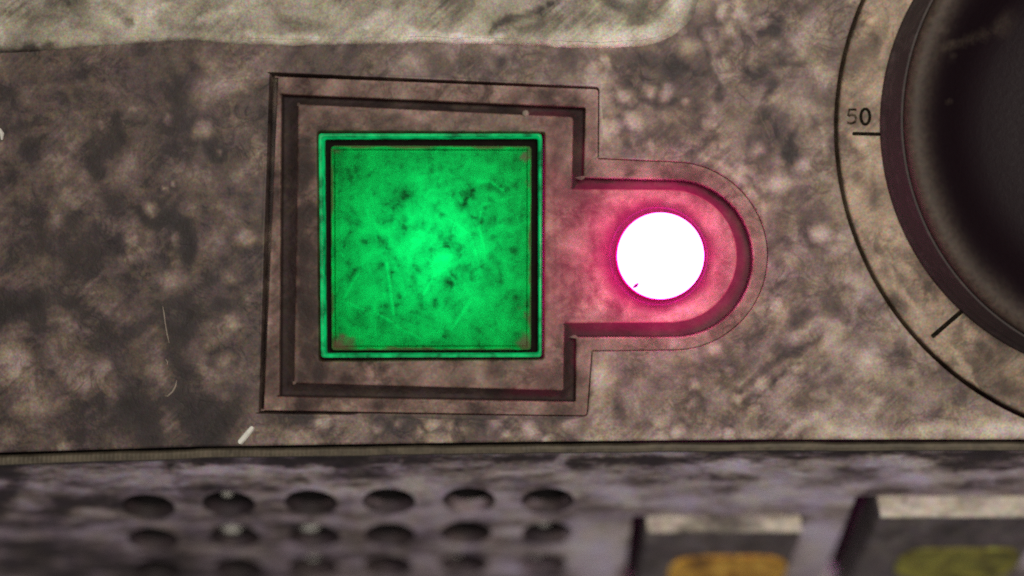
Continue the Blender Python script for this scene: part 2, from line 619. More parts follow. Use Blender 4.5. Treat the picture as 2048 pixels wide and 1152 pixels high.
M_KEY = dirty_plastic('lit_key_plastic', [(.1, (.10, .09, .08)), (.34, (.26, .238, .205)), (.6, (.49, .46, .40)), (1.0, (.68, .65, .57))], use_attr=False, stretch=(.5, 1, 1), mot_amt=1.2, bump=.4, tint_amt=.3)
M_KEYFACE = dirty_plastic('dark_key_face', [(.1, (.04, .034, .035)), (.5, (.105, .090, .094)), (1.0, (.2, .185, .185))], use_attr=False, mot_amt=1.0, bump=.4, tint_amt=.4)


def simple(name, col, rough=.6, var=.35, scale=3.0, bump=.2, spec=.4, coat=0.0):
    n = NT(name)
    f = n.noise(scale, 6, .65, .3)
    c = n.ramp(f, [(.25, tuple(x * (1 - var) for x in col)), (.75, tuple(min(1, x * (1 + var)) for x in col))])
    c = n.grain(c, .5)
    return n.done(n.principled(Base_Color=c, Roughness=n.math('MULTIPLY_ADD', n.math('SUBTRACT', f, .5), .4, rough), Normal=n.bump(f, bump, 6), Specular_IOR_Level=spec, Coat_Weight=coat))


M_TRIM = simple('olive_gasket_strip', (.075, .063, .043), .7, .6, 3)
M_BLACK = simple('black_cavity', (.010, .009, .009), .8, .3)
M_GASKET = simple('black_rubber_gasket', (.007, .004, .004), .8, .6, 5, .2, .05)
M_CHASSIS = simple('dark_chassis_metal', (.030, .027, .026), .7, .3)
M_CLOTH = simple('black_speaker_cloth', (.018, .015, .016), .9, .4, 12, .6)
M_SLIVER = simple('pale_splinter', (.56, .56, .50), .5, .2, 6, .3)
M_FIBRE = simple('pale_fibre', (.20, .17, .135), .6, .4)
M_CRUMB = simple('dark_crumb', (.03, .008, .02), .6, .3)
M_AMBER = dirty_plastic('amber_plastic', [(.1, (.10, .050, .012)), (.38, (.34, .17, .022)), (.62, (.62, .36, .05)), (1.0, (.80, .55, .14))], use_attr=False, mot=1.5, mot_amt=1.5, bump=.4, tint_amt=.15, rough=.5)
M_YELLOW = dirty_plastic('olive_yellow_plastic', [(.1, (.045, .040, .010)), (.38, (.13, .12, .020)), (.62, (.25, .24, .035)), (1.0, (.42, .41, .09))], use_attr=False, mot=1.5, mot_amt=1.5, bump=.4, tint_amt=.15, rough=.5)


def knob_material(name, dark, light, spec):
    n = NT(name)
    f = n.noise(3.5, 7, .68, .4)
    s = n.noise(1.3, 5, .6, 1.2, n.mapped((1.0, .35, 1), (3, 9, 1)))
    d = n.math('MULTIPLY', n.ramp(f, [(.45, 0.0), (.75, 1.0)]), n.ramp(s, [(.42, .15), (.68, 1.0)]))
    c = n.mix(d, dark, light)
    c = n.grain(c, .9)
    r = n.math('MULTIPLY_ADD', f, .4, .45)
    return n.done(n.principled(Base_Color=c, Roughness=r, Normal=n.bump(f, .35, 6), Specular_IOR_Level=spec))


M_KNOB = knob_material('worn_black_knob', (.045, .038, .037), (.10, .085, .077), .12)


def dish_material():
    n = NT('dusty_lit_black_dish')
    f = n.noise(9, 5, .7, .2)
    d = n.math('MULTIPLY', n.attr('dust'), n.ramp(f, [(.30, .35), (.70, 1.0)]))  # dust, with the lip's lit edge painted in
    c = n.grain(n.mix(d, (.006, .0022, .0040), (.130, .102, .076)), 1.2)
    return n.done(n.principled(Base_Color=c, Roughness=n.math('MULTIPLY_ADD', f, .3, .42), Normal=n.bump(f, .25, 5), Specular_IOR_Level=.16))


M_KNOBIN = dish_material()


def print_material(name, a):
    n = NT(name)
    f = n.noise(9, 4, .7)
    c = n.ramp(f, [(a, (.006, .005, .003)), (a + .16, (.035, .028, .018)), (a + .3, (.16, .125, .09))])
    return n.done(n.principled(Base_Color=c, Roughness=.8, Specular_IOR_Level=.05))


M_PRINT = print_material('black_print', .54)
M_PRINT_WORN = print_material('worn_black_print', .40)


def lens_material():
    """thin backlit green plastic under a film of specks and scratches"""
    n = NT('backlit_green_lens')
    a = n.noise(1.9, 4, .55, .2)
    b = n.noise(7.0, 5, .55, .2, off=(4, 9, 2))
    c = n.noise(17, 4, .7)
    speck = n.math('MULTIPLY', n.ramp(b, [(.50, 0.0), (.66, 1.0)]), n.ramp(a, [(.40, .1), (.58, 1.0)]))
    film = n.math('MULTIPLY_ADD', n.math('SUBTRACT', a, .5), -1.6, .70)
    film = n.math('MULTIPLY_ADD', n.math('SUBTRACT', c, .5), -.35, film)
    film = n.math('MULTIPLY_ADD', speck, -.28, film)
    film = n.math('MULTIPLY_ADD', n.attr('mark'), .36, film, clamp=True)
    film = n.math('MAXIMUM', film, .09)
    tr = n.mix(film, (0, 0, 0), (.004, .93, .30))
    tl = n.node('ShaderNodeBsdfTranslucent')
    n.set(tl.inputs['Color'], tr)
    bm = n.bump(n.math('MULTIPLY_ADD', n.attr('mark'), .6, n.math('ADD', b, n.math('MULTIPLY', c, .4))), .15, 6)
    n.set(tl.inputs['Normal'], bm)
    corner = n.attr('grime')  # grime, with the shaded gap painted in at the border
    base = n.mix(corner, (.008, .035, .015), (.075, .045, .025))
    p = n.principled(Base_Color=base, Roughness=.5, Normal=bm, Specular_IOR_Level=.15)
    mx = n.node('ShaderNodeMixShader')
    n.set(mx.inputs[0], n.math('MULTIPLY_ADD', corner, .75, .12, clamp=True))
    n.t.links.new(tl.outputs[0], mx.inputs[1])
    n.t.links.new(p, mx.inputs[2])
    return n.done(mx.outputs[0])


M_LENS = lens_material()


def rim_material():
    n = NT('green_translucent_rim')
    f = n.noise(3, 5, .6)
    c = n.ramp(f, [(.3, (.0, .55, .22)), (.7, (.0, .95, .40))])
    tl = n.node('ShaderNodeBsdfTranslucent')
    n.set(tl.inputs['Color'], c)
    p = n.principled(Base_Color=(.004, .07, .03), Roughness=.4, Normal=n.bump(f, .3, 5), Specular_IOR_Level=.2)
    e = n.node('ShaderNodeEmission')              # bulb light in the rim, put in as emission of its own
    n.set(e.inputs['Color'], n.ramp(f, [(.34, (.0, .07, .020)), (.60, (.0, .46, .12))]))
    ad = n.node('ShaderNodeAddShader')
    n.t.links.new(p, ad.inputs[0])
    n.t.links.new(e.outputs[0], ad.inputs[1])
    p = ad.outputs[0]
    mx = n.node('ShaderNodeMixShader')
    mx.inputs[0].default_value = .85
    n.t.links.new(tl.outputs[0], mx.inputs[1])
    n.t.links.new(p, mx.inputs[2])
    return n.done(mx.outputs[0])


M_RIM = rim_material()
n_ = NT('white_lamp_house')
M_HOUSE = n_.done(n_.principled(Base_Color=(.6, .7, .62), Roughness=.8))


def glow(name, col, strength):
    n = NT(name)
    e = n.node('ShaderNodeEmission')
    e.inputs['Color'].default_value = (*col, 1)
    e.inputs['Strength'].default_value = strength
    return n.done(e.outputs[0])


M_LED = glow('lit_magenta_lamp', (1.0, .050, .42), 22.0)
M_LEDSIDE = glow('lit_magenta_sleeve', (1.0, .001, .17), 1.6)
n_ = NT('magenta_glow_film')  # lamp's spill on the plate painted as a magenta film
M_GLOW_FILM = n_.done(n_.principled(Base_Color=n_.ramp(n_.noise(2.5, 5, .6), [(.3, (.15, .0006, .055)), (.7, (.24, .001, .085))]), Roughness=.5, Specular_IOR_Level=.1, Alpha=n_.math('POWER', n_.attr('film'), .85)))

# ------------------------------------------------------------------ outlines measured off the panel
BEZEL_OUT = [(540, 152), (1197, 178), (1197, 319), (1340, 323)]
arc = [(1347 + 188 * math.sin(t), 512 - 188 * math.cos(t)) for t in np.linspace(0.03, math.pi - .03, 34)]
BEZEL_OUT = rpoly([(540, 152), (1197, 178), (1196, 319)], [16, 8, 7]) + arc + rpoly([(1184, 701), (1174, 832), (513, 821)], [7, 8, 14])
arc = [(1349 + 157 * math.sin(t), 517 - 157 * math.cos(t)) for t in np.linspace(0.03, math.pi - .03, 34)]
GR_OUT = rpoly([(558, 188), (1171, 215), (1167, 358)], [5, 4, 10]) + arc + rpoly([(1152, 673), (1151, 804), (551, 793)], [6, 4, 8])
arc = [(1342 + 133 * math.sin(t), 512 - 133 * math.cos(t)) for t in np.linspace(0.03, math.pi - .03, 34)]
GR_IN = rpoly([(589, 207), (1147, 233), (1144, 380)], [6, 8, 8]) + arc + rpoly([(1129, 645), (1127, 782), (579, 767)], [8, 6, 8])
OPEN = rpoly([(529.5, 144), (1198.5, 174), (1197, 317.5)], [10, 8, 7]) + [(1347 + 188.8 * math.sin(t), 512 - 188.8 * math.cos(t)) for t in np.linspace(0.03, math.pi - .03, 34)] + \
    rpoly([(1185, 702), (1175, 833), (720, 826.5), (700, 830), (506, 827)], [7, 8, 8, 8, 12])
BTN_OUT = rpoly([(638, 267.5), (1083.5, 268), (1082.5, 714), (643, 715)], 7)
BTN_IN = rpoly([(646.5, 276), (1077, 274.5), (1077.5, 706.5), (650.5, 707.5)], 6)
LENS = rpoly([(661, 291), (1063, 292), (1062, 700), (663, 701)], [12, 8, 8, 8])
BTN_HOLE = rpoly([(633, 261), (1091, 263), (1089, 720), (637, 723)], 8)
RC = (2303, 256)       # scale ring centre
LED_C = (1320, 512)
LED_BASE = (1318, 512)


def front_edge(x):
    return float(np.interp(x, [-400, 0, 400, 1000, 1500, 2048, 3100], [912, 906, 894, 885, 880, 880, 880]))


# ------------------------------------------------------------------ control panel (setting)
X0, X1, Y0 = -330, 3080, -420
front_line = [(x, front_edge(x)) for x in np.arange(X0, X1 + 1, 10)]
outer = resample([(X1, Y0), (X0, Y0)], 40, False)[:-1] + resample([(X0, Y0), (X0, front_edge(X0))], 40, False)[:-1] + [(x, y - 5) for x, y in front_line] + resample([(X1, front_edge(X1)), (X1, Y0)], 40, False)[1:-1]
ring_open = circle(RC[0], RC[1], 634, 220)
mb = MB()
panel_z = lambda x, y: 1.2 * fbm(x, y, 60, 41, 3) + .3 * marks(x, y)
add_sheet(mb, outer, [offset(OPEN, 2), offset(ring_open, 4)], 8, 0.0)
V = np.array(mb.v)
dz = panel_z(V[:, 0], V[:, 1])
# keep the cut edges level
def near(poly, X, Y, r):
    P = np.array(resample(poly, 12))
    d = np.full(len(X), 1e9)
    for p in P:
        d = np.minimum(d, (X - p[0]) ** 2 + (Y - p[1]) ** 2)
    return smooth(0, r, np.sqrt(d))
keep = near(OPEN, V[:, 0], V[:, 1], 26) * near(ring_open, V[:, 0], V[:, 1], 26)
fe = np.interp(V[:, 0], [p[0] for p in front_line], [p[1] for p in front_line])
keep *= smooth(6, 30, fe - V[:, 1])
V[:, 2] = dz * keep
mb.v = [tuple(p) for p in V]
edge_profile(mb, OPEN, [(2, 0), (.7, -.4), (0, -2), (0, -56), (-10, -58)])
edge_profile(mb, ring_open, [(4, 0), (1.5, -.8), (.3, -2.5), (0, -6), (0, -80)])
loft(mb, [[(x, y - 5 + a, z) for x, y in front_line] for a, z in ((0, 0), (3, -.8), (4.5, -2.5), (5, -6), (5, -60))], closed=False)
panel = mb.build('control_panel', M_PANEL, attrs={'mark': marks, 'grime': grime})
panel['kind'] = 'structure'
panel['label'] = 'flat grey-brown plastic panel covered in mottled dirt'

# closed case under the panel
mb = MB()
prof = [[(X0, Y0, z), (X1, Y0, z), (X1, 1500, z), (X0, 1500, z)] for z in (-20, -1000)]
prof[0][2] = (X1, 1500, -760)
prof[0][3] = (X0, 1500, -760)
loft(mb, prof, cap1=True)
o = mb.build('chassis', M_CHASSIS, smooth=False)
o['kind'] = 'structure'

# ------------------------------------------------------------------ raised ledge along the top
led_pts = [(X0, 112), (-60, 111), (0, 107), (60, 104), (120, 98), (200, 92), (300, 86), (380, 80), (440, 86), (560, 91), (700, 90), (820, 87), (960, 90), (1060, 91), (1130, 95),
           (1200, 98), (1270, 95), (1318, 86), (1350, 70), (1376, 46), (1398, 16), (1418, -30), (1426, -90), (1428, -200), (1428, Y0 + 4)]
led = resample(led_pts, 7, False)
lx = np.array([p[0] for p in led])
ly = np.array([p[1] for p in led])
jit = 1.6 * fbm(lx, ly, 30, 61, 3)
led = [(x + (j * .6 if x > 1320 else 0), y + j) for x, y, j in zip(lx, ly, jit)]
led_outer = led[::-1] + resample([(X0, 112), (X0, Y0 + 4)], 40, False)[1:-1] + resample([(X0, Y0 + 4), (1428, Y0 + 4)], 40, False)[:-1]
led_outer = led + [(x, Y0 + 4) for x in np.arange(1390, X0, -40)] + [(X0, y) for y in np.arange(Y0 + 4, 100, 40)]


def ledge_marks(X, Y):
    wx = X + 9 * fbm(X, Y, 40, 71, 3)
    wy = Y + 9 * fbm(X, Y, 40, 75, 3)
    m = np.zeros(len(X))
    ed = np.interp(X, [p[0] for p in led_pts[:20]], [p[1] for p in led_pts[:20]])
    m += .35 * (1 - smooth(4, 40, ed - wy)) * smooth(300, 500, X)
    for pts, w, a in (([(1110, 82), (1180, 78), (1240, 74), (1310, 62), (1350, 30), (1372, 0)], 22, .75), ([(300, 30), (350, 5)], 8, .5), ([(400, 34), (470, 16)], 7, .5),
                      ([(700, 60), (770, 30)], 10, .35), ([(740, 56), (790, 72)], 8, .4), ([(830, 70), (1000, 84)], 9, .6), ([(500, 70), (640, 76)], 8, .4), ([(0, 60), (180, 74)], 20, .25)):
        m += a * (1 - smooth(w * .4, w * 1.3, seg_dist(wx, wy, pts)))
    for pts, w, a in (([(980, 66), (1020, 40), (1070, 25), (1100, 5)], 7, .8), ([(1000, 55), (1060, 48), (1090, 55)], 22, .25), ([(1210, 0), (1260, 14), (1310, 12), (1330, 0)], 14, .6), ([(1200, 40), (1290, 40)], 18, .2),
                      ([(255, 48), (256, 52)], 8, 1.1), ([(210, 0), (240, 35)], 12, .5), ([(0, 105), (100, 98)], 8, .6), ([(560, 30), (640, 50)], 14, .3), ([(330, 55), (450, 52)], 12, .3), ([(100, 10), (160, 0)], 14, .4)):
        m -= a * (1 - smooth(w * .3, w * 1.5, seg_dist(wx, wy, pts)))
    return np.clip(m, -1, 1.2)


def ledge_grime(X, Y):
    return .52 + .12 * fbm(X, Y, 180, 81, 3) + .12 * (1 - smooth(0, 330, X)) + .08 * smooth(930, 1050, X) * (1 - smooth(40, 75, Y)) + (.06 * smooth(1040, 1200, X) + .40 * smooth(1345, 1400, X))


mb = MB()
add_sheet(mb, offset(led_outer, -12), [], 8, 0)
V = np.array(mb.v)
V[:, 2] = 9 * (1 - .85 * smooth(1150, 1390, V[:, 0])) + 1.0 * near(led_outer, V[:, 0], V[:, 1], 30) * fbm(V[:, 0], V[:, 1], 50, 91, 3) + 5 * np.clip(ledge_marks(V[:, 0], V[:, 1]), -.6, 1.2) * near(led_outer, V[:, 0], V[:, 1], 30)
mb.v = [tuple(p) for p in V]
def ltaper(x):
    return 1 - .85 * float(smooth(1150, 1390, np.array([x]))[0])
loft(mb, [[(p[0], p[1], z if z < 0 else z * ltaper(p[0])) for p in offset(led_outer, d)] for d, z in ((-12, 9), (-8, 8.4), (-4, 6), (-1, 2.5), (0, -3))])
ledge = mb.build('raised_ledge', M_LEDGE, attrs={'mark': ledge_marks, 'grime': ledge_grime})
ledge['kind'] = 'structure'

# ------------------------------------------------------------------ trim strip in the seam under the panel edge
mb = MB()
xs = np.arange(X0, X1, 3.0)
hw = np.interp(xs, [-400, 0, 400, 1000, 1600, 3100], [20, 20, 18, 17, 17, 17])
rings = []
for a, z in ((0, -34), (0, -14), (.15, -9), (.5, -7), (.85, -9), (1, -15), (1, -70)):
    row = []
    for x, h in zip(xs, hw):
        y = front_edge(x) + 7 + a * h + 1.2 * float(vnoise(np.array([x]), np.array([a * 30.0]), 60, 95)[0])
        rib = 1.1 * math.sin(x * 2 * math.pi / 9.0) * (1 if -14 <= z else 0) * max(0.0, 1 - max(0.0, x - 900) / 500)
        row.append((x, y, z + rib))
    rings.append(row)
loft(mb, rings, closed=False)
trim = mb.build('trim_strip', M_TRIM)
trim['kind'] = 'structure'

# ------------------------------------------------------------------ sloping front panel below the seam
AL = math.radians(53)
CA, SA = math.cos(AL), math.sin(AL)
FZ = -26.0


def fy0(x):
    return front_edge(x) + 22


def F3(x, s, w=0.0):
    """front panel frame -> drawing units: s runs down the slope, w stands off its face"""
    return (x, fy0(x) + s * CA + w * SA, FZ - s * SA + w * CA)


def Fimg(px, py):
    """where on the slope a point seen at (px, py) lies"""
    x = px
    for _ in range(4):
        s = ((py - 576) * (D - FZ) / D + 576 - fy0(x)) / (CA - (py - 576) * SA / D)
        z = FZ - s * SA
        x = 1024 + (px - 1024) * (D - z) / D
    return x, s


def fimg_of(P):
    """drawing units -> seen position, for laying the stains"""
    out = []
    for x, y, z in P:
        f = D / (D - z)
        out.append((1024 + (x - 1024) * f, 576 + (y - 576) * f))
    return out


def front_marks(X, Y):
    wx = X + 14 * fbm(X, Y * 2, 60, 111, 3)
    wy = Y + 6 * fbm(X, Y * 2, 40, 115, 3)
    m = np.zeros(len(X))
    for pts, w, a in (([(380, 940), (560, 950), (700, 935), (800, 930)], 9, .5), ([(150, 980), (330, 970)], 14, .3), ([(1130, 960), (1260, 990)], 22, .7), ([(1170, 1080), (1190, 1152)], 46, .75), ([(1240, 1060), (1215, 1152)], 24, .5),
                      ([(1450, 930), (1600, 950), (1500, 990)], 20, .5), ([(1750, 920), (1830, 930)], 16, .5), ([(1770, 950), (1900, 945)], 12, .4), ([(1640, 1060), (1660, 1152)], 40, .35), ([(1300, 1005), (1560, 995)], 10, .35), ([(700, 985), (850, 970)], 12, .4)):
        m += a * (1 - smooth(w * .3, w * 1.5, seg_dist(wx, wy * 1.0, pts)))
    for pts, w, a in (([(340, 925), (560, 925), (800, 922), (1100, 915)], 8, .9), ([(540, 945), (600, 960)], 10, .6), ([(680, 930), (760, 940)], 8, .7), ([(1150, 925), (1700, 905), (2080, 905)], 10, .9), ([(0, 945), (30, 960), (0, 1010)], 22, .8), ([(360, 985), (430, 975)], 8, .6),
                      ([(120, 1000), (240, 1010)], 10, .4), ([(0, 1110), (200, 1120), (500, 1145)], 36, .3), ([(160, 1160), (600, 1160)], 30, .25), ([(1400, 940), (1500, 960)], 7, .6), ([(1680, 940), (2048, 935)], 8, .5), ([(1700, 985), (1900, 975), (2048, 960)], 8, .5),
                      ([(1900, 930), (2048, 920)], 16, .5), ([(1250, 960), (1400, 955)], 7, .4), ([(880, 945), (960, 950)], 9, .4)):
        m -= a * (1 - smooth(w * .2, w * 1.6, seg_dist(wx, wy, pts)))
    return np.clip(m, -1.1, 1)


def front_grime(X, Y):
    return np.clip(.74 - .24 * smooth(700, 1350, X) + .10 * fbm(X, Y, 160, 121, 3) + .15 * (1 - smooth(0, 260, X)), 0, 1.2)


hole_img = []
rowx = [[297, 458, 622, 778, 938, 1095], [307, 470, 630, 780, 932, 1094], [316, 478, 628, 776, 928, 1086]]
rowy = [[1014, 1008, 1006, 1003, 1001, 1002], [1079, 1074, 1073, 1070, 1066, 1067], [1140, 1137, 1134, 1132, 1129, 1130]]
HR = 53
hole_fs = [Fimg(rowx[r][c], rowy[r][c]) for r in range(3) for c in range(6)]
hole_polys = [circle(x, s, HR, 40) for x, s in hole_fs]
S_END = 560
key_specs = []
# key wells: (left, right, top) seen on the slope
k1l, k1s = Fimg(1290, 1036)
k1r, _ = Fimg(1602, 1036)
k2l, k2s = Fimg(1752, 996)
k2r, _ = Fimg(2095, 996)
WELL1 = rpoly([(k1l - 26, k1s - 6), (k1r + 6, k1s - 6), (k1r + 6, k1s + 420), (k1l - 26, k1s + 420)], 8)
WELL2 = rpoly([(k2l - 42, k2s - 6), (k2r + 8, k2s - 6), (k2r + 8, k2s + 460), (k2l - 42, k2s + 460)], 8)
S_END = 900
mb2 = MB()
fo = [(x, 0.0) for x in np.arange(X0, X1 + 1, 16)] + [(X1, s) for s in np.arange(30, S_END, 30)] + [(x, S_END) for x in np.arange(X1, X0 - 1, -16)] + [(X0, s) for s in np.arange(S_END, 10, -30)]
V, F = sheet(fo, [offset(p, 4) for p in hole_polys] + [offset(resample(WELL1, 14), 4), offset(resample(WELL2, 14), 4)], 13)
mb2.add([F3(x, s) for x, s in V], F)
for wl in (WELL1, WELL2):
    wl = resample(wl, 14)
    loft(mb2, [[F3(x, s, w) for x, s in offset(wl, d)] for d, w in ((4, 0), (1.2, -1.2), (0, -4), (0, -70))])
front = mb2.build('front_panel', M_FRONT, attrs={'mark': front_marks, 'grime': front_grime}, img=fimg_of)
front['kind'] = 'structure'
front['label'] = 'sloping lavender-grey front face with round speaker holes'
front['base_w'] = list(W((1024, 576, 0)))
for i, (x, s) in enumerate(hole_fs):
    mb = MB()
    c = circle(x, s, HR, 40)
    loft(mb, [[F3(px, ps, w) for px, ps in offset(c, d)] for d, w in ((4, 0), (1.5, -.8), (0, -4), (-1, -30))])
    b = F3(x, s, 0)
    h = mb.build('speaker_hole', M_FRONT, front, base=b, attrs={'mark': front_marks, 'grime': lambda X, Y: front_grime(X, Y) + .6}, img=fimg_of)  # raised value darkens the hole walls, shade painted in
mb = MB()
gx = np.arange(180, 1290, 20)
loft(mb, [[F3(x, s, -58) for x in gx] for s in np.arange(10, 620, 30)], closed=False)
mb.build('speaker_cloth', M_CLOTH, front)

# soft pale lumps in some of the holes
for (r, c, dx, ds, rad) in ((1, 1, -14, 16, 17), (1, 2, -16, 8, 18), (1, 5, -6, 10, 11), (2, 5, -16, 6, 11), (2, 2, -6, 14, 11), (2, 4, -20, 4, 11), (0, 1, -10, 14, 9)):
    x, s = hole_fs[r * 6 + c]
    mb = MB()
    n = 14
    rings = []
    for k in range(8):
        ph = math.pi * (k + .02) / 7.04
        rings.append([F3(x + dx + rad * 1.35 * math.sin(ph) * math.cos(2 * math.pi * i / n) * (1 + .18 * math.sin(3 * i + k)), s + ds + rad * math.sin(ph) * math.sin(2 * math.pi * i / n) * (1 + .15 * math.cos(2 * i + k)), -34 + rad * .8 * math.cos(ph)) for i in range(n)])
    loft(mb, rings, cap0=True, cap1=True)
    o = mb.build('pale_lump', M_SLIVER, base=F3(x + dx, s + ds, -34))
    row = ('first', 'second', 'third')[r]
    o['label'] = f'pale lump in the {("first", "second", "third", "fourth", "fifth", "sixth")[c]} hole of the {row} row'
    o['category'] = 'lint'
    o['group'] = 'lumps in the speaker holes'

# ------------------------------------------------------------------ keys on the front panel


def key(name, xl, xr, s0, length, h, pills, label):
    root = empty(name, F3((xl + xr) / 2, s0 + length / 2, -50), label, 'key', 'keys on the front face')
    mb = MB()
    rect = resample(rpoly([(xl, s0), (xr, s0), (xr, s0 + length), (xl, s0 + length)], 8), 16)
    loft(mb, [[F3(x, s, w) for x, s in offset(rect, d)] for d, w in ((0, -60), (0, h - 7), (-1.5, h - 3), (-5, h - .5), (-9, h))])
    part(mb, 'key_body', M_KEYFACE, root)  # sides take the dark face colour so they look shaded
    mb = MB()
    xs_ = np.arange(xl + 3, xr - 2, 8.0)
    rows = []
    for ds, w in ((-1, -20), (-2.5, -4), (-2.8, h * .5), (-2.4, h - 5), (-.5, h - 1.2), (3, h + .8), (7, h + 1.2), (10, h - .5)):
        rows.append([F3(x, s0 + ds + .9 * math.sin(x * .05 + xl) + .6 * math.sin(x * .21), w) for x in xs_])
    loft(mb, rows, closed=False)
    part(mb, 'lit_edge', M_KEY, root)  # paler strip: light on the key's top side put into the colour
    mb = MB()
    V, F = sheet(offset(rect, -9), [], 18)
    mb.add([F3(x, s, h) for x, s in V], F)
    part(mb, 'key_face', M_KEYFACE, root)
    for (pl, pr, pt, pb, mat, nm) in pills:
        mb = MB()
        r = min(pb - pt, pr - pl) * .45
        pp = rpoly([(pl, pt), (pr, pt), (pr, pb), (pl, pb)], r, 10)
        loft(mb, [[F3(x, s, h + w) for x, s in offset(pp, d)] for d, w in ((0, -2), (0, 3), (-3, 6), (-9, 7), (-16, 3.5))], cap1=True)
        part(mb, nm, mat, root)
    return root


def pillbox(x0, x1, y0, y1, h):
    """seen rectangle -> slope rectangle on a face standing h proud"""
    a = Fimg(x0, y0)
    b = Fimg(x1, y1)
    sh = h * (CA * .0 + .62)
    return a[0], b[0], a[1] - sh * 1.6, b[1] - sh * 1.6


H1, H2 = 32, 42
p1 = pillbox(1338, 1552, 1098, 1162, H1)
p1b = pillbox(1338, 1552, 1172, 1230, H1)
p2 = pillbox(1792, 1998, 1078, 1136, H2)
p2b = pillbox(1792, 1998, 1142, 1200, H2)
key('push_key', k1l, k1r, k1s, 400, H1, [(p1[0], p1[1], p1[2], p1[3], M_AMBER, 'amber_inlay'), (p1b[0], p1b[1], p1b[2], p1b[3], M_AMBER, 'amber_inlay')], 'dark key with an amber inlay beside the speaker holes')
key('push_key', k2l, k2r, k2s, 440, H2, [(p2[0], p2[1], p2[2], p2[3], M_YELLOW, 'yellow_inlay'), (p2b[0], p2b[1], p2b[2], p2b[3], M_YELLOW, 'yellow_inlay')], 'dark key with olive-yellow inlays at the lower right corner')

# ------------------------------------------------------------------ keyhole-shaped bezel


def bezel_marks_and_shade(X, Y):
    wx = X + 5 * fbm(X, Y, 26, 131, 3)
    wy = Y + 5 * fbm(X, Y, 26, 135, 3)
    m = np.zeros(len(X))
    for x, y, r, a in ((1020, 250, 26, .5), (850, 235, 16, .35), (740, 745, 16, .5), (790, 750, 20, .5), (860, 742, 22, .4), (960, 750, 20, .4), (700, 738, 12, .4), (1050, 760, 22, .4), (1100, 300, 22, .3), (660, 165, 22, .35), (720, 170, 18, .3), (950, 182, 14, .3), (1120, 200, 8, .4),
                       (1345, 690, 12, .9), (1362, 690, 9, .6), (1240, 345, 10, .5), (1435, 455, 12, .5), (1310, 632, 14, .5), (1250, 625, 12, .5), (650, 812, 12, .6), (690, 812, 10, .4), (530, 800, 14, .5), (560, 812, 10, .4), (1110, 600, 20, .3), (1100, 450, 24, .3)):
        m += a * (1 - smooth(r * .3, r * 1.3, np.hypot(wx - x, wy - y)))
    for x, y, r, a in ((1030, 200, 22, .6), (1090, 195, 22, .6), (1150, 205, 18, .6), (1180, 330, 16, .3), (1265, 345, 7, .7), (860, 250, 22, .35), (700, 250, 16, .3), (615, 620, 24, .5), (610, 420, 22, .7), (612, 500, 24, .7), (612, 340, 22, .6), (615, 700, 22, .6), (640, 740, 26, .7), (690, 760, 14, .5), (600, 812, 16, .6), (1190, 300, 12, .4), (1530, 585, 12, .5),  # dark spots down the left floor paint shadow there, with dirt
                       (1500, 640, 18, .5), (1470, 660, 16, .4), (1180, 600, 8, .5), (760, 812, 12, .5), (1190, 440, 7, .5), (880, 190, 10, .4)):
        m -= a * (1 - smooth(r * .3, r * 1.4, np.hypot(wx - x, wy - y)))
    for pts, w, a in (([(1192, 420), (1178, 450), (1190, 490), (1182, 540), (1196, 590), (1240, 620)], 4, .6), ([(1110, 300), (1108, 640)], 3, .3), ([(1124, 400), (1122, 620)], 2.5, .3)):
        m -= a * (1 - smooth(w * .3, w * 1.6, seg_dist(wx, wy, pts)))
    return np.clip(m, -1, 1)


def edge_glint(poly, X, Y, w, seed):
    P = np.array(resample(poly, 5))
    d = np.full(len(X), 1e9)
    for p in P:
        d = np.minimum(d, (X - p[0]) ** 2 + (Y - p[1]) ** 2)
    return (1 - smooth(0, w, np.sqrt(d))) * np.clip(.45 + 1.0 * fbm(X, Y, 50, seed, 3), 0, 1)  # broken pale line: bevel highlight painted along the edge


def bezel_marks_glint(X, Y):
    return np.clip(bezel_marks_and_shade(X, Y) + .55 * edge_glint(BEZEL_OUT, X, Y, 9, 211) + .30 * edge_glint(GR_OUT, X, Y, 6, 215) + .35 * edge_glint(GR_IN, X, Y, 7, 219), -1, 1)


def bezel_grime_and_shade(X, Y):
    return np.clip(.62 - .14 * smooth(700, 1120, X) + .34 * (1 - smooth(600, 670, X)) * smooth(240, 330, Y) * smooth(585, 600, X) + .12 * (1 - smooth(560, 760, X)) * smooth(240, 330, Y) + .10 * fbm(X, Y, 120, 141, 3), 0, 1.2)  # darker left floor strip: shadow painted in with the grime


def streak(P):
    return P


bz = empty('bezel', (860, 490, -60), 'brown keyhole-shaped bezel around the green button and round lamp', 'bezel')
BA = {'mark': bezel_marks_glint, 'grime': bezel_grime_and_shade}
RIM_Z, FLOOR_Z, GD = -1.0, -6.0, -16.0
mb = MB()
bo = resample(BEZEL_OUT, 10)
go = resample(GR_OUT, 10)
gi = resample(GR_IN, 10)
add_sheet(mb, offset(bo, -3), [offset(go, 4)], 7, RIM_Z)
edge_profile(mb, bo, [(-3, RIM_Z), (-1, RIM_Z - .5), (0, RIM_Z - 3), (0, -70)])
edge_profile(mb, go, [(4, RIM_Z), (1.5, RIM_Z - .8), (0, RIM_Z - 5)])
part(mb, 'outer_rim', M_BEZEL, bz, attrs=BA)
mb = MB()
edge_profile(mb, go, [(0, RIM_Z - 5), (-.6, RIM_Z - 14), (-2, -26)])
V, F = sheet(offset(go, -2), [gi], 6)
def dist_to(poly, X, Y):
    P = np.array(resample(poly, 4))
    d = np.full(len(X), 1e9)
    for p in P:
        d = np.minimum(d, (X - p[0]) ** 2 + (Y - p[1]) ** 2)
    return np.sqrt(d)
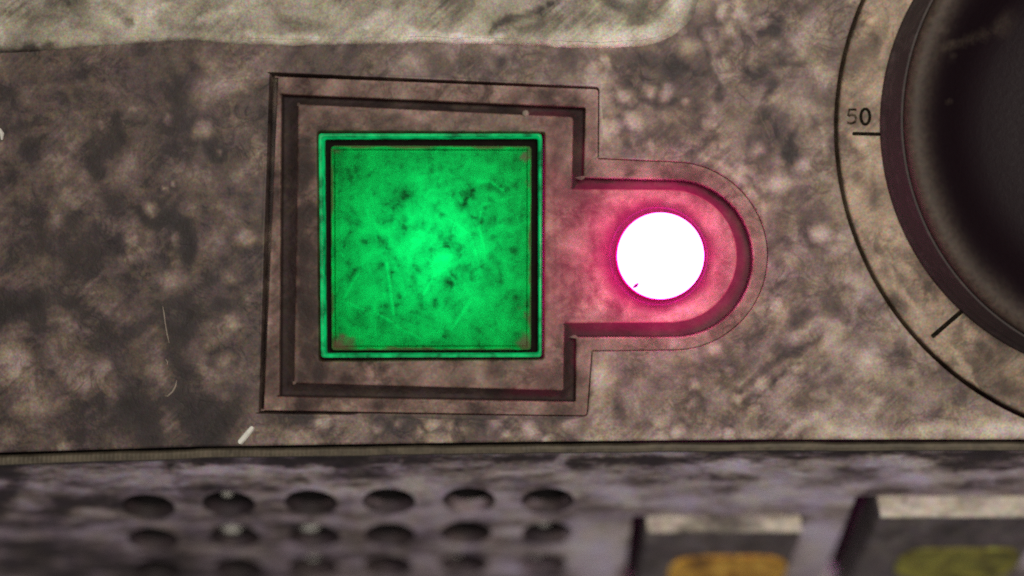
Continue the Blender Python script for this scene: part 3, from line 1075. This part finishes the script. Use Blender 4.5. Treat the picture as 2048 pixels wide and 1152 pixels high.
di, do = dist_to(gi, V[:, 0], V[:, 1]), dist_to(offset(go, -2), V[:, 0], V[:, 1])
di[di < 2.1], do[do < 2.1] = 0, 0
tt = di / np.maximum(di + do, 1e-6)
zz = FLOOR_Z - 4 + (-26 - FLOOR_Z + 4) * np.clip(tt * 1.5, 0, 1) ** .8 + 1.2 * fbm(V[:, 0], V[:, 1], 26, 151, 3) * (tt > 0) * (tt < 1)
mb.add([(V[k, 0], V[k, 1], zz[k]) for k in range(len(V))], F)
part(mb, 'channel', M_GROOVE, bz)
mb = MB()
led_hole = circle(LED_BASE[0], LED_BASE[1], 97, 72)
bh = resample(BTN_HOLE, 10)
add_sheet(mb, offset(gi, -4), [offset(bh, 4), offset(led_hole, 3)], 7, FLOOR_Z)
V = np.array(mb.v)
V[:, 2] += .8 * fbm(V[:, 0], V[:, 1], 40, 155, 3) * near(GR_IN, V[:, 0], V[:, 1], 20) * near(BTN_HOLE, V[:, 0], V[:, 1], 16) * near(led_hole, V[:, 0], V[:, 1], 16)
mb.v = [tuple(p) for p in V]
edge_profile(mb, gi, [(-4, FLOOR_Z), (-1.5, FLOOR_Z - .8), (0, FLOOR_Z - 4)])
edge_profile(mb, bh, [(4, FLOOR_Z), (1.5, FLOOR_Z - .6), (0, FLOOR_Z - 3), (0, -90)])
edge_profile(mb, led_hole, [(3, FLOOR_Z), (1, FLOOR_Z - .6), (0, FLOOR_Z - 3), (0, -13)])
part(mb, 'face_plate', M_BEZEL, bz, attrs=BA)

# ------------------------------------------------------------------ green push button
bt = empty('push_button', (860, 490, -280), 'square backlit green push button, scratched and speckled', 'button')
mb = MB()
loft(mb, [zring(BTN_OUT, -60), zring(BTN_OUT, 6), zring(offset(BTN_OUT, -1), 10), zring(offset(BTN_OUT, -3.5), 12), zring(offset(BTN_IN, 3), 12), zring(offset(BTN_IN, 1), 10), zring(BTN_IN, 7), zring(BTN_IN, -26)])
part(mb, 'rim', M_RIM, bt)


def lens_marks(X, Y):
    wx = X + 4 * fbm(X, Y, 18, 161, 3)
    wy = Y + 4 * fbm(X, Y, 18, 165, 3)
    m = np.zeros(len(X))
    for pts, w, a in (([(774, 526), (779, 560), (787, 625)], 3.2, .9), ([(869, 551), (848, 587)], 2.6, .7), ([(940, 602), (904, 656)], 3.6, .9), ([(758, 629), (785, 644)], 3.2, .9), ([(793, 652), (839, 675)], 3.0, .7), ([(686, 602), (728, 618)], 3.0, .7), ([(720, 541), (690, 595)], 2.6, .7),
                      ([(957, 364), (980, 362), (1005, 381)], 3.0, .9), ([(961, 423), (957, 453), (967, 495)], 3.0, .7), ([(690, 560), (700, 630)], 2.6, .3), ([(735, 420), (738, 436)], 3, .6), ([(750, 610), (752, 670)], 2.4, .4), ([(1040, 395), (1036, 420)], 3, .5), ([(900, 440), (940, 470), (960, 540)], 3, .4),
                      ([(850, 395), (862, 380)], 3, .5), ([(965, 410), (1010, 398), (1045, 390)], 2.6, .4), ([(980, 610), (1000, 650)], 2.4, .4), ([(690, 305), (760, 303), (900, 305), (1050, 306)], 2.2, .35), ([(674, 320), (673, 500), (675, 690)], 2.2, .35)):
        m += a * (1 - smooth(w * .3, w * 1.5, seg_dist(X, Y, pts)))
    for x, y, r in ((713, 339, 6), (926, 532, 9), (912, 536, 7), (739, 618, 7), (997, 530, 9), (985, 512, 8), (728, 480, 7), (781, 545, 8), (827, 556, 8), (869, 614, 9), (760, 530, 8), (820, 388, 12), (805, 392, 9), (862, 342, 6), (880, 336, 6), (900, 345, 5), (906, 383, 6), (902, 392, 5),
                    (920, 412, 8), (930, 410, 7), (960, 440, 7), (700, 440, 9), (715, 447, 7), (760, 440, 8), (775, 445, 8), (810, 440, 6), (830, 455, 7), (845, 458, 6), (868, 460, 6), (882, 472, 6), (890, 486, 5), (768, 484, 6), (930, 390, 8), (945, 380, 7), (978, 374, 9), (995, 378, 8), (985, 400, 6), (1030, 366, 6),
                    (1040, 470, 10), (1030, 500, 7), (985, 480, 9), (1000, 494, 7), (895, 565, 8), (910, 552, 7), (870, 600, 8), (940, 620, 6), (1035, 595, 4), (845, 610, 7), (800, 590, 6), (1000, 545, 6), (985, 440, 9), (1020, 440, 8), (720, 540, 6), (700, 400, 8), (735, 350, 5), (886, 428, 4)):
        m -= .8 * (1 - smooth(0, r * 1.9, np.hypot(wx - x, wy - y)))
    return np.clip(m, -1, 1)


def lens_grime_and_gap(X, Y):
    g = np.zeros(len(X))
    wx = X + 8 * fbm(X, Y, 14, 171, 3)
    wy = Y + 8 * fbm(X, Y, 14, 175, 3)
    for x, y, r, a in ((674, 690, 26, 1.0), (700, 688, 18, .7), (1056, 690, 26, .9), (1058, 310, 14, .9), (1060, 345, 10, .9), (1058, 372, 9, .8), (672, 300, 10, .6), (1060, 640, 12, .6), (1052, 610, 8, .3)):
        g = np.maximum(g, a * (1 - smooth(r * .3, r * 1.2, np.hypot(wx - x, wy - y))))
    e = np.minimum(np.minimum(X - 662, 1062 - X), np.minimum(Y - 292, 700 - Y)) + 3.0 * fbm(X, Y, 40, 231, 3)
    g = np.maximum(g, 1.0 * (1 - smooth(1.5, 5, e)))  # border darkened to paint the shaded gap around the lens
    return g


mb = MB()
ln = resample(LENS, 8)
edge_profile(mb, ln, [(0, -30), (0, -2), (-1.2, 1.5), (-4, 3.5), (-7, 3.8), (-10, 2)])
add_sheet(mb, offset(ln, -10), [], 3.2, 2)
V = np.array(mb.v)
d0 = near(LENS, V[:, 0], V[:, 1], 60)
V[:, 2] -= np.where(V[:, 2] > 1.9, 0, 0)
mb.v = [tuple(p) for p in V]
part(mb, 'lens', M_LENS, bt, attrs={'mark': lens_marks, 'grime': lens_grime_and_gap})
mb = MB()
loft(mb, [zring(resample(BTN_IN, 1e6), -24), zring(resample(LENS, 1e6), -24)])
part(mb, 'gasket', M_GASKET, bt)
mb = MB()
hb = offset(BTN_OUT, 1.0)
loft(mb, [zring(hb, -30), zring(hb, -280)], cap1=True)
part(mb, 'lamp_house', M_HOUSE, bt)
pl = bpy.data.lights.new('button_bulb', 'POINT')
pl.energy = 0.00068
pl.color = (.0, 1.0, .60)
pl.shadow_soft_size = 26 * K
po = bpy.data.objects.new('button_bulb', pl)
COL.objects.link(po)
po.location = W((872, 492, -126))

# ------------------------------------------------------------------ round magenta lamp
lp = empty('indicator_lamp', (LED_BASE[0], LED_BASE[1], -40), 'round glowing magenta indicator lamp, white at its centre', 'lamp')
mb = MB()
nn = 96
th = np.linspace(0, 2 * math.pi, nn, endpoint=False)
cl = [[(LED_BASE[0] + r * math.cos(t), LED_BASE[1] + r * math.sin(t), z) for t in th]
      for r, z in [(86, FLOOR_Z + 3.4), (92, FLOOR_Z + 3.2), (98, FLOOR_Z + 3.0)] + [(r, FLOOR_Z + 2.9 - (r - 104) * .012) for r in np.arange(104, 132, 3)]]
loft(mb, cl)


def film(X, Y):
    """painted lamp spill: strongest at the lamp, fading outwards, wider on the left"""
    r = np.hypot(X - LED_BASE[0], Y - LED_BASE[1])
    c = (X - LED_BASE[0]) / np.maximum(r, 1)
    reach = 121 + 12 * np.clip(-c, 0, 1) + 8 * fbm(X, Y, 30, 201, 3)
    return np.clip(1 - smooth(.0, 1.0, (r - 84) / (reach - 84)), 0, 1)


part(mb, 'glow_film', M_GLOW_FILM, lp, attrs={'film': film})
mb = MB()
lathe(mb, LED_BASE[0] + 1, LED_BASE[1], [(88, -6), (87, 6), (86, 16)], 64)
part(mb, 'sleeve', M_LEDSIDE, lp)
mb = MB()
lathe(mb, LED_BASE[0] + 1, LED_BASE[1], [(86, 16), (85, 30), (81, 43), (71, 57), (52, 69), (27, 76), (3, 78)], 64)
mb.f.append(tuple(range(6 * 64, 7 * 64)))
part(mb, 'dome', M_LED, lp)
ll = bpy.data.lights.new('added_back_glow', 'POINT')     # added unseen light: sends the lamp's halo through the moulding
ll.energy = 0.0040
ll.color = (1.0, .0, .72)
ll.shadow_soft_size = 50 * K
lo = bpy.data.objects.new('added_back_glow', ll)
COL.objects.link(lo)
lo.location = W((LED_BASE[0] - 6, LED_BASE[1], -78))
x, y = deproj(1272, 571, 56)
mb = MB()
tube(mb, [(x - 5, y + 4, 56), (x, y, 60), (x + 4, y - 4, 59)], [1.5, 3.2, 1.2])
o = mb.build('crumb', M_CRUMB, base=(x, y, 56))
o['label'] = 'tiny dark crumb on the rim of the glowing lamp'
o['category'] = 'debris'

# ------------------------------------------------------------------ rotary knob and its scale ring


def ring_marks(X, Y):
    wx = X + 8 * fbm(X, Y, 40, 181, 3)
    wy = Y + 8 * fbm(X, Y, 40, 185, 3)
    m = np.zeros(len(X))
    for pts, w, a in (([(1730, 60), (1745, 40)], 10, .5), ([(1725, 290), (1740, 310)], 12, .6), ([(1760, 520), (1800, 580), (1840, 620)], 7, .7), ([(1800, 520), (1860, 600)], 6, .4), ([(1900, 690), (1960, 780)], 6, .7), ([(1860, 710), (1940, 790)], 8, .4), ([(1785, 30), (1760, 110)], 8, .4), ([(1700, 180), (1720, 150)], 12, .35), ([(1930, 650), (1945, 665)], 10, .5), ([(1915, 738), (1930, 755)], 9, .4)):
        m += a * (1 - smooth(w * .3, w * 1.5, seg_dist(wx, wy, pts)))
    for pts, w, a in (([(1755, 480), (1770, 540)], 9, .7), ([(1850, 570), (1870, 590)], 14, .6), ([(1960, 690), (1975, 710)], 14, .7), ([(1995, 760), (2040, 790)], 20, .6), ([(1720, 110), (1735, 90)], 9, .5), ([(1720, 350), (1735, 380)], 14, .5), ([(1790, 600), (1830, 650)], 9, .5), ([(1950, 780), (2040, 830)], 10, .6), ([(1750, 330), (1752, 420)], 6, .4), ([(1690, 262), (1700, 275)], 10, .5)):
        m -= a * (1 - smooth(w * .2, w * 1.5, seg_dist(wx, wy, pts)))
    return np.clip(m, -1, 1)


def ring_grime(X, Y):
    return np.clip(.46 + .12 * fbm(X, Y, 90, 191, 3) + .2 * smooth(350, 760, Y), 0, 1.2)


sr = empty('scale_ring', (RC[0], RC[1], -40), 'tan numbered scale ring under the large dark knob', 'dial')
RZ = -1.5
mb = MB()
prof = [(626, -60), (626, RZ - 6), (625, RZ - 2.5), (623, RZ - .6), (620, RZ)] + [(r, RZ) for r in np.arange(612, 430, -9.0)]
lathe(mb, RC[0], RC[1], prof, 420)
part(mb, 'ring_plate', M_RING, sr, attrs={'mark': ring_marks, 'grime': ring_grime})


def tick(x0, y0, x1, y1, w):
    mb = MB()
    a, b = np.array((x0, y0), float), np.array((x1, y1), float)
    t = (b - a) / np.linalg.norm(b - a)
    n = np.array((-t[1], t[0])) * w / 2
    P = resample(rpoly([tuple(a + n), tuple(b + n), tuple(b - n), tuple(a - n)], w * .35, 4), 6)
    loft(mb, [zring(P, RZ - .5), zring(P, RZ + .8)], cap1=True)
    return part(mb, 'tick_mark', M_PRINT, sr)


tick(1705, 267, 1790, 269, 7.0)
tick(1864, 674, 1945, 604, 9.0)

# numeral 50 as raised print: strokes swept along centre lines


def stroke(mb, pts, w, z):
    pts = [np.array(p, float) for p in pts]
    L, R = [], []
    for i, p in enumerate(pts):
        t = pts[min(i + 1, len(pts) - 1)] - pts[max(i - 1, 0)]
        t = t / np.linalg.norm(t)
        n = np.array((-t[1], t[0])) * w / 2
        L.append(p + n)
        R.append(p - n)
    m = len(pts)
    vs = [(*p, z) for p in L] + [(*p, z) for p in R] + [(*p, z - 1.5) for p in L] + [(*p, z - 1.5) for p in R]
    fs = []
    for i in range(m - 1):
        fs += [(i, i + 1, m + i + 1, m + i), (2 * m + i, 2 * m + i + 1, i + 1, i), (m + i, m + i + 1, 3 * m + i + 1, 3 * m + i)]
    fs += [(0, m, 3 * m, 2 * m), (m - 1, 2 * m - 1, 4 * m - 1, 3 * m - 1)]
    mb.add(vs, fs)


nx, ny = 1704, 233           # middle of the 5
mb = MB()
stroke(mb, [(nx + 9, ny - 14), (nx - 5, ny - 14), (nx - 7, ny - 1)], 4.8, RZ + .9)
stroke(mb, [(nx - 7, ny - 1), (nx - 1, ny - 4), (nx + 6, ny - 2), (nx + 9, ny + 4), (nx + 6, ny + 11), (nx - 1, ny + 14), (nx - 9, ny + 12)], 4.8, RZ + 1.0)
part(mb, 'numeral_five', M_PRINT_WORN, sr)
mb = MB()
stroke(mb, [(nx + 27 + 9 * math.sin(t), ny - 15.5 * math.cos(t)) for t in np.linspace(0, 2 * math.pi, 25)], 5.8, RZ + .9)
part(mb, 'numeral_zero', M_PRINT, sr)

KC = (2267, 250)


def knob_dust_and_light(X, Y):
    """dust along the lip, its lit edge painted in and fading inwards"""
    r = np.hypot(X - KC[0], Y - KC[1])
    ring = .60 * smooth(395, 484, r + 4 * fbm(X, Y, 60, 221, 3)) ** 2.2
    sc = .22 * (1 - smooth(2, 12, seg_dist(X, Y, [(1850, 118), (1905, 95), (1985, 62), (2040, 20)]))) + .2 * (1 - smooth(1, 6, seg_dist(X, Y, [(1838, 70), (1875, 100), (1880, 130)])))
    sp = .25 * (1 - smooth(2, 9, np.hypot(X - 1878, Y - 212)))
    return np.clip(ring + sc + sp, 0, 1)


kn = empty('rotary_knob', (KC[0], KC[1], 0), 'large dark round knob with a dished top at the right edge', 'knob')
mb = MB()
lathe(mb, KC[0], KC[1], [(470, -1), (507, 1), (507, 6), (504, 14), (498, 26), (492, 84), (490, 89), (486, 89), (485, 80)], 220)
part(mb, 'skirt', M_KNOB, kn)
mb = MB()
prof = [(485, 80), (484.5, 98), (482, 105), (477, 110), (470, 112.5), (462, 113), (452, 111.5), (442, 108), (431, 102), (419, 93), (406, 81), (392, 66), (376, 48), (358, 30), (335, 14), (300, 4), (250, 0), (180, -1), (90, -1), (4, -1)]
lathe(mb, KC[0], KC[1], prof, 260)
mb.f.append(tuple(range((len(prof) - 1) * 260, len(prof) * 260)))
part(mb, 'dished_top', M_KNOBIN, kn, attrs={'dust': knob_dust_and_light})

# ------------------------------------------------------------------ loose bits lying on the panel
mb = MB()
a, b = np.array((479.0, 886.0)), np.array((507.0, 853.0))
t = (b - a) / np.linalg.norm(b - a)
n = np.array((-t[1], t[0]))
rings = []
for u, w, z in ((0, 3.5, 2), (.06, 6.0, 2), (.5, 6.2, 3), (.92, 5.2, 4), (1, 3.0, 4)):
    c = a + (b - a) * u
    rings.append([(*(c - n * w), z), (*(c - n * w * .7), z + 4), (*(c + n * w * .5), z + 5), (*(c + n * w), z + 1), (*(c + n * w * .4), z - 1.5)])
loft(mb, rings, cap0=True, cap1=True)
o = mb.build('splinter', M_SLIVER, base=(493, 870, 0))
o['label'] = 'short white plastic splinter lying below the lower left bezel corner'
o['category'] = 'splinter'
for pts, r, lab in (([(326, 612), (329, 628), (331, 645), (335, 668), (339, 686)], [.5, 1.4, 1.2, 1.5, .6], 'thin pale fibre on the dark film left of the bezel'),
                    ([(354, 760), (352, 772), (346, 783), (336, 792), (330, 791)], [.6, 1.7, 2.0, 1.5, .6], 'curved pale fibre lying above the tan spot near the panel edge'),
                    ([(1, 258), (6, 268), (5, 280)], [2, 4.5, 2], 'small cream flake at the left edge of the view'),
                    ([(332, 718), (336, 724), (335, 730)], [.6, 1.3, .6], 'tiny pale fibre between the two longer fibres')):
    mb = MB()
    P = []
    tube(mb, [(x, y, 2.0 + rr) for (x, y), rr in zip(pts, r)], r)
    o = mb.build('fibre', M_FIBRE if 'flake' not in lab else M_SLIVER, base=(pts[0][0], pts[0][1], 1))
    o['label'] = lab
    o['category'] = 'flake' if 'flake' in lab else 'fibre'
mb = MB()
lathe(mb, 1051, 226, [(7, FLOOR_Z - 1), (6.4, FLOOR_Z + 2), (4.5, FLOOR_Z + 4), (.5, FLOOR_Z + 5)], 16)
o = mb.build('speck', M_FIBRE, base=(1051, 226, FLOOR_Z))
o['label'] = 'tiny pale bead on the bezel above the green button corner'
o['category'] = 'speck'
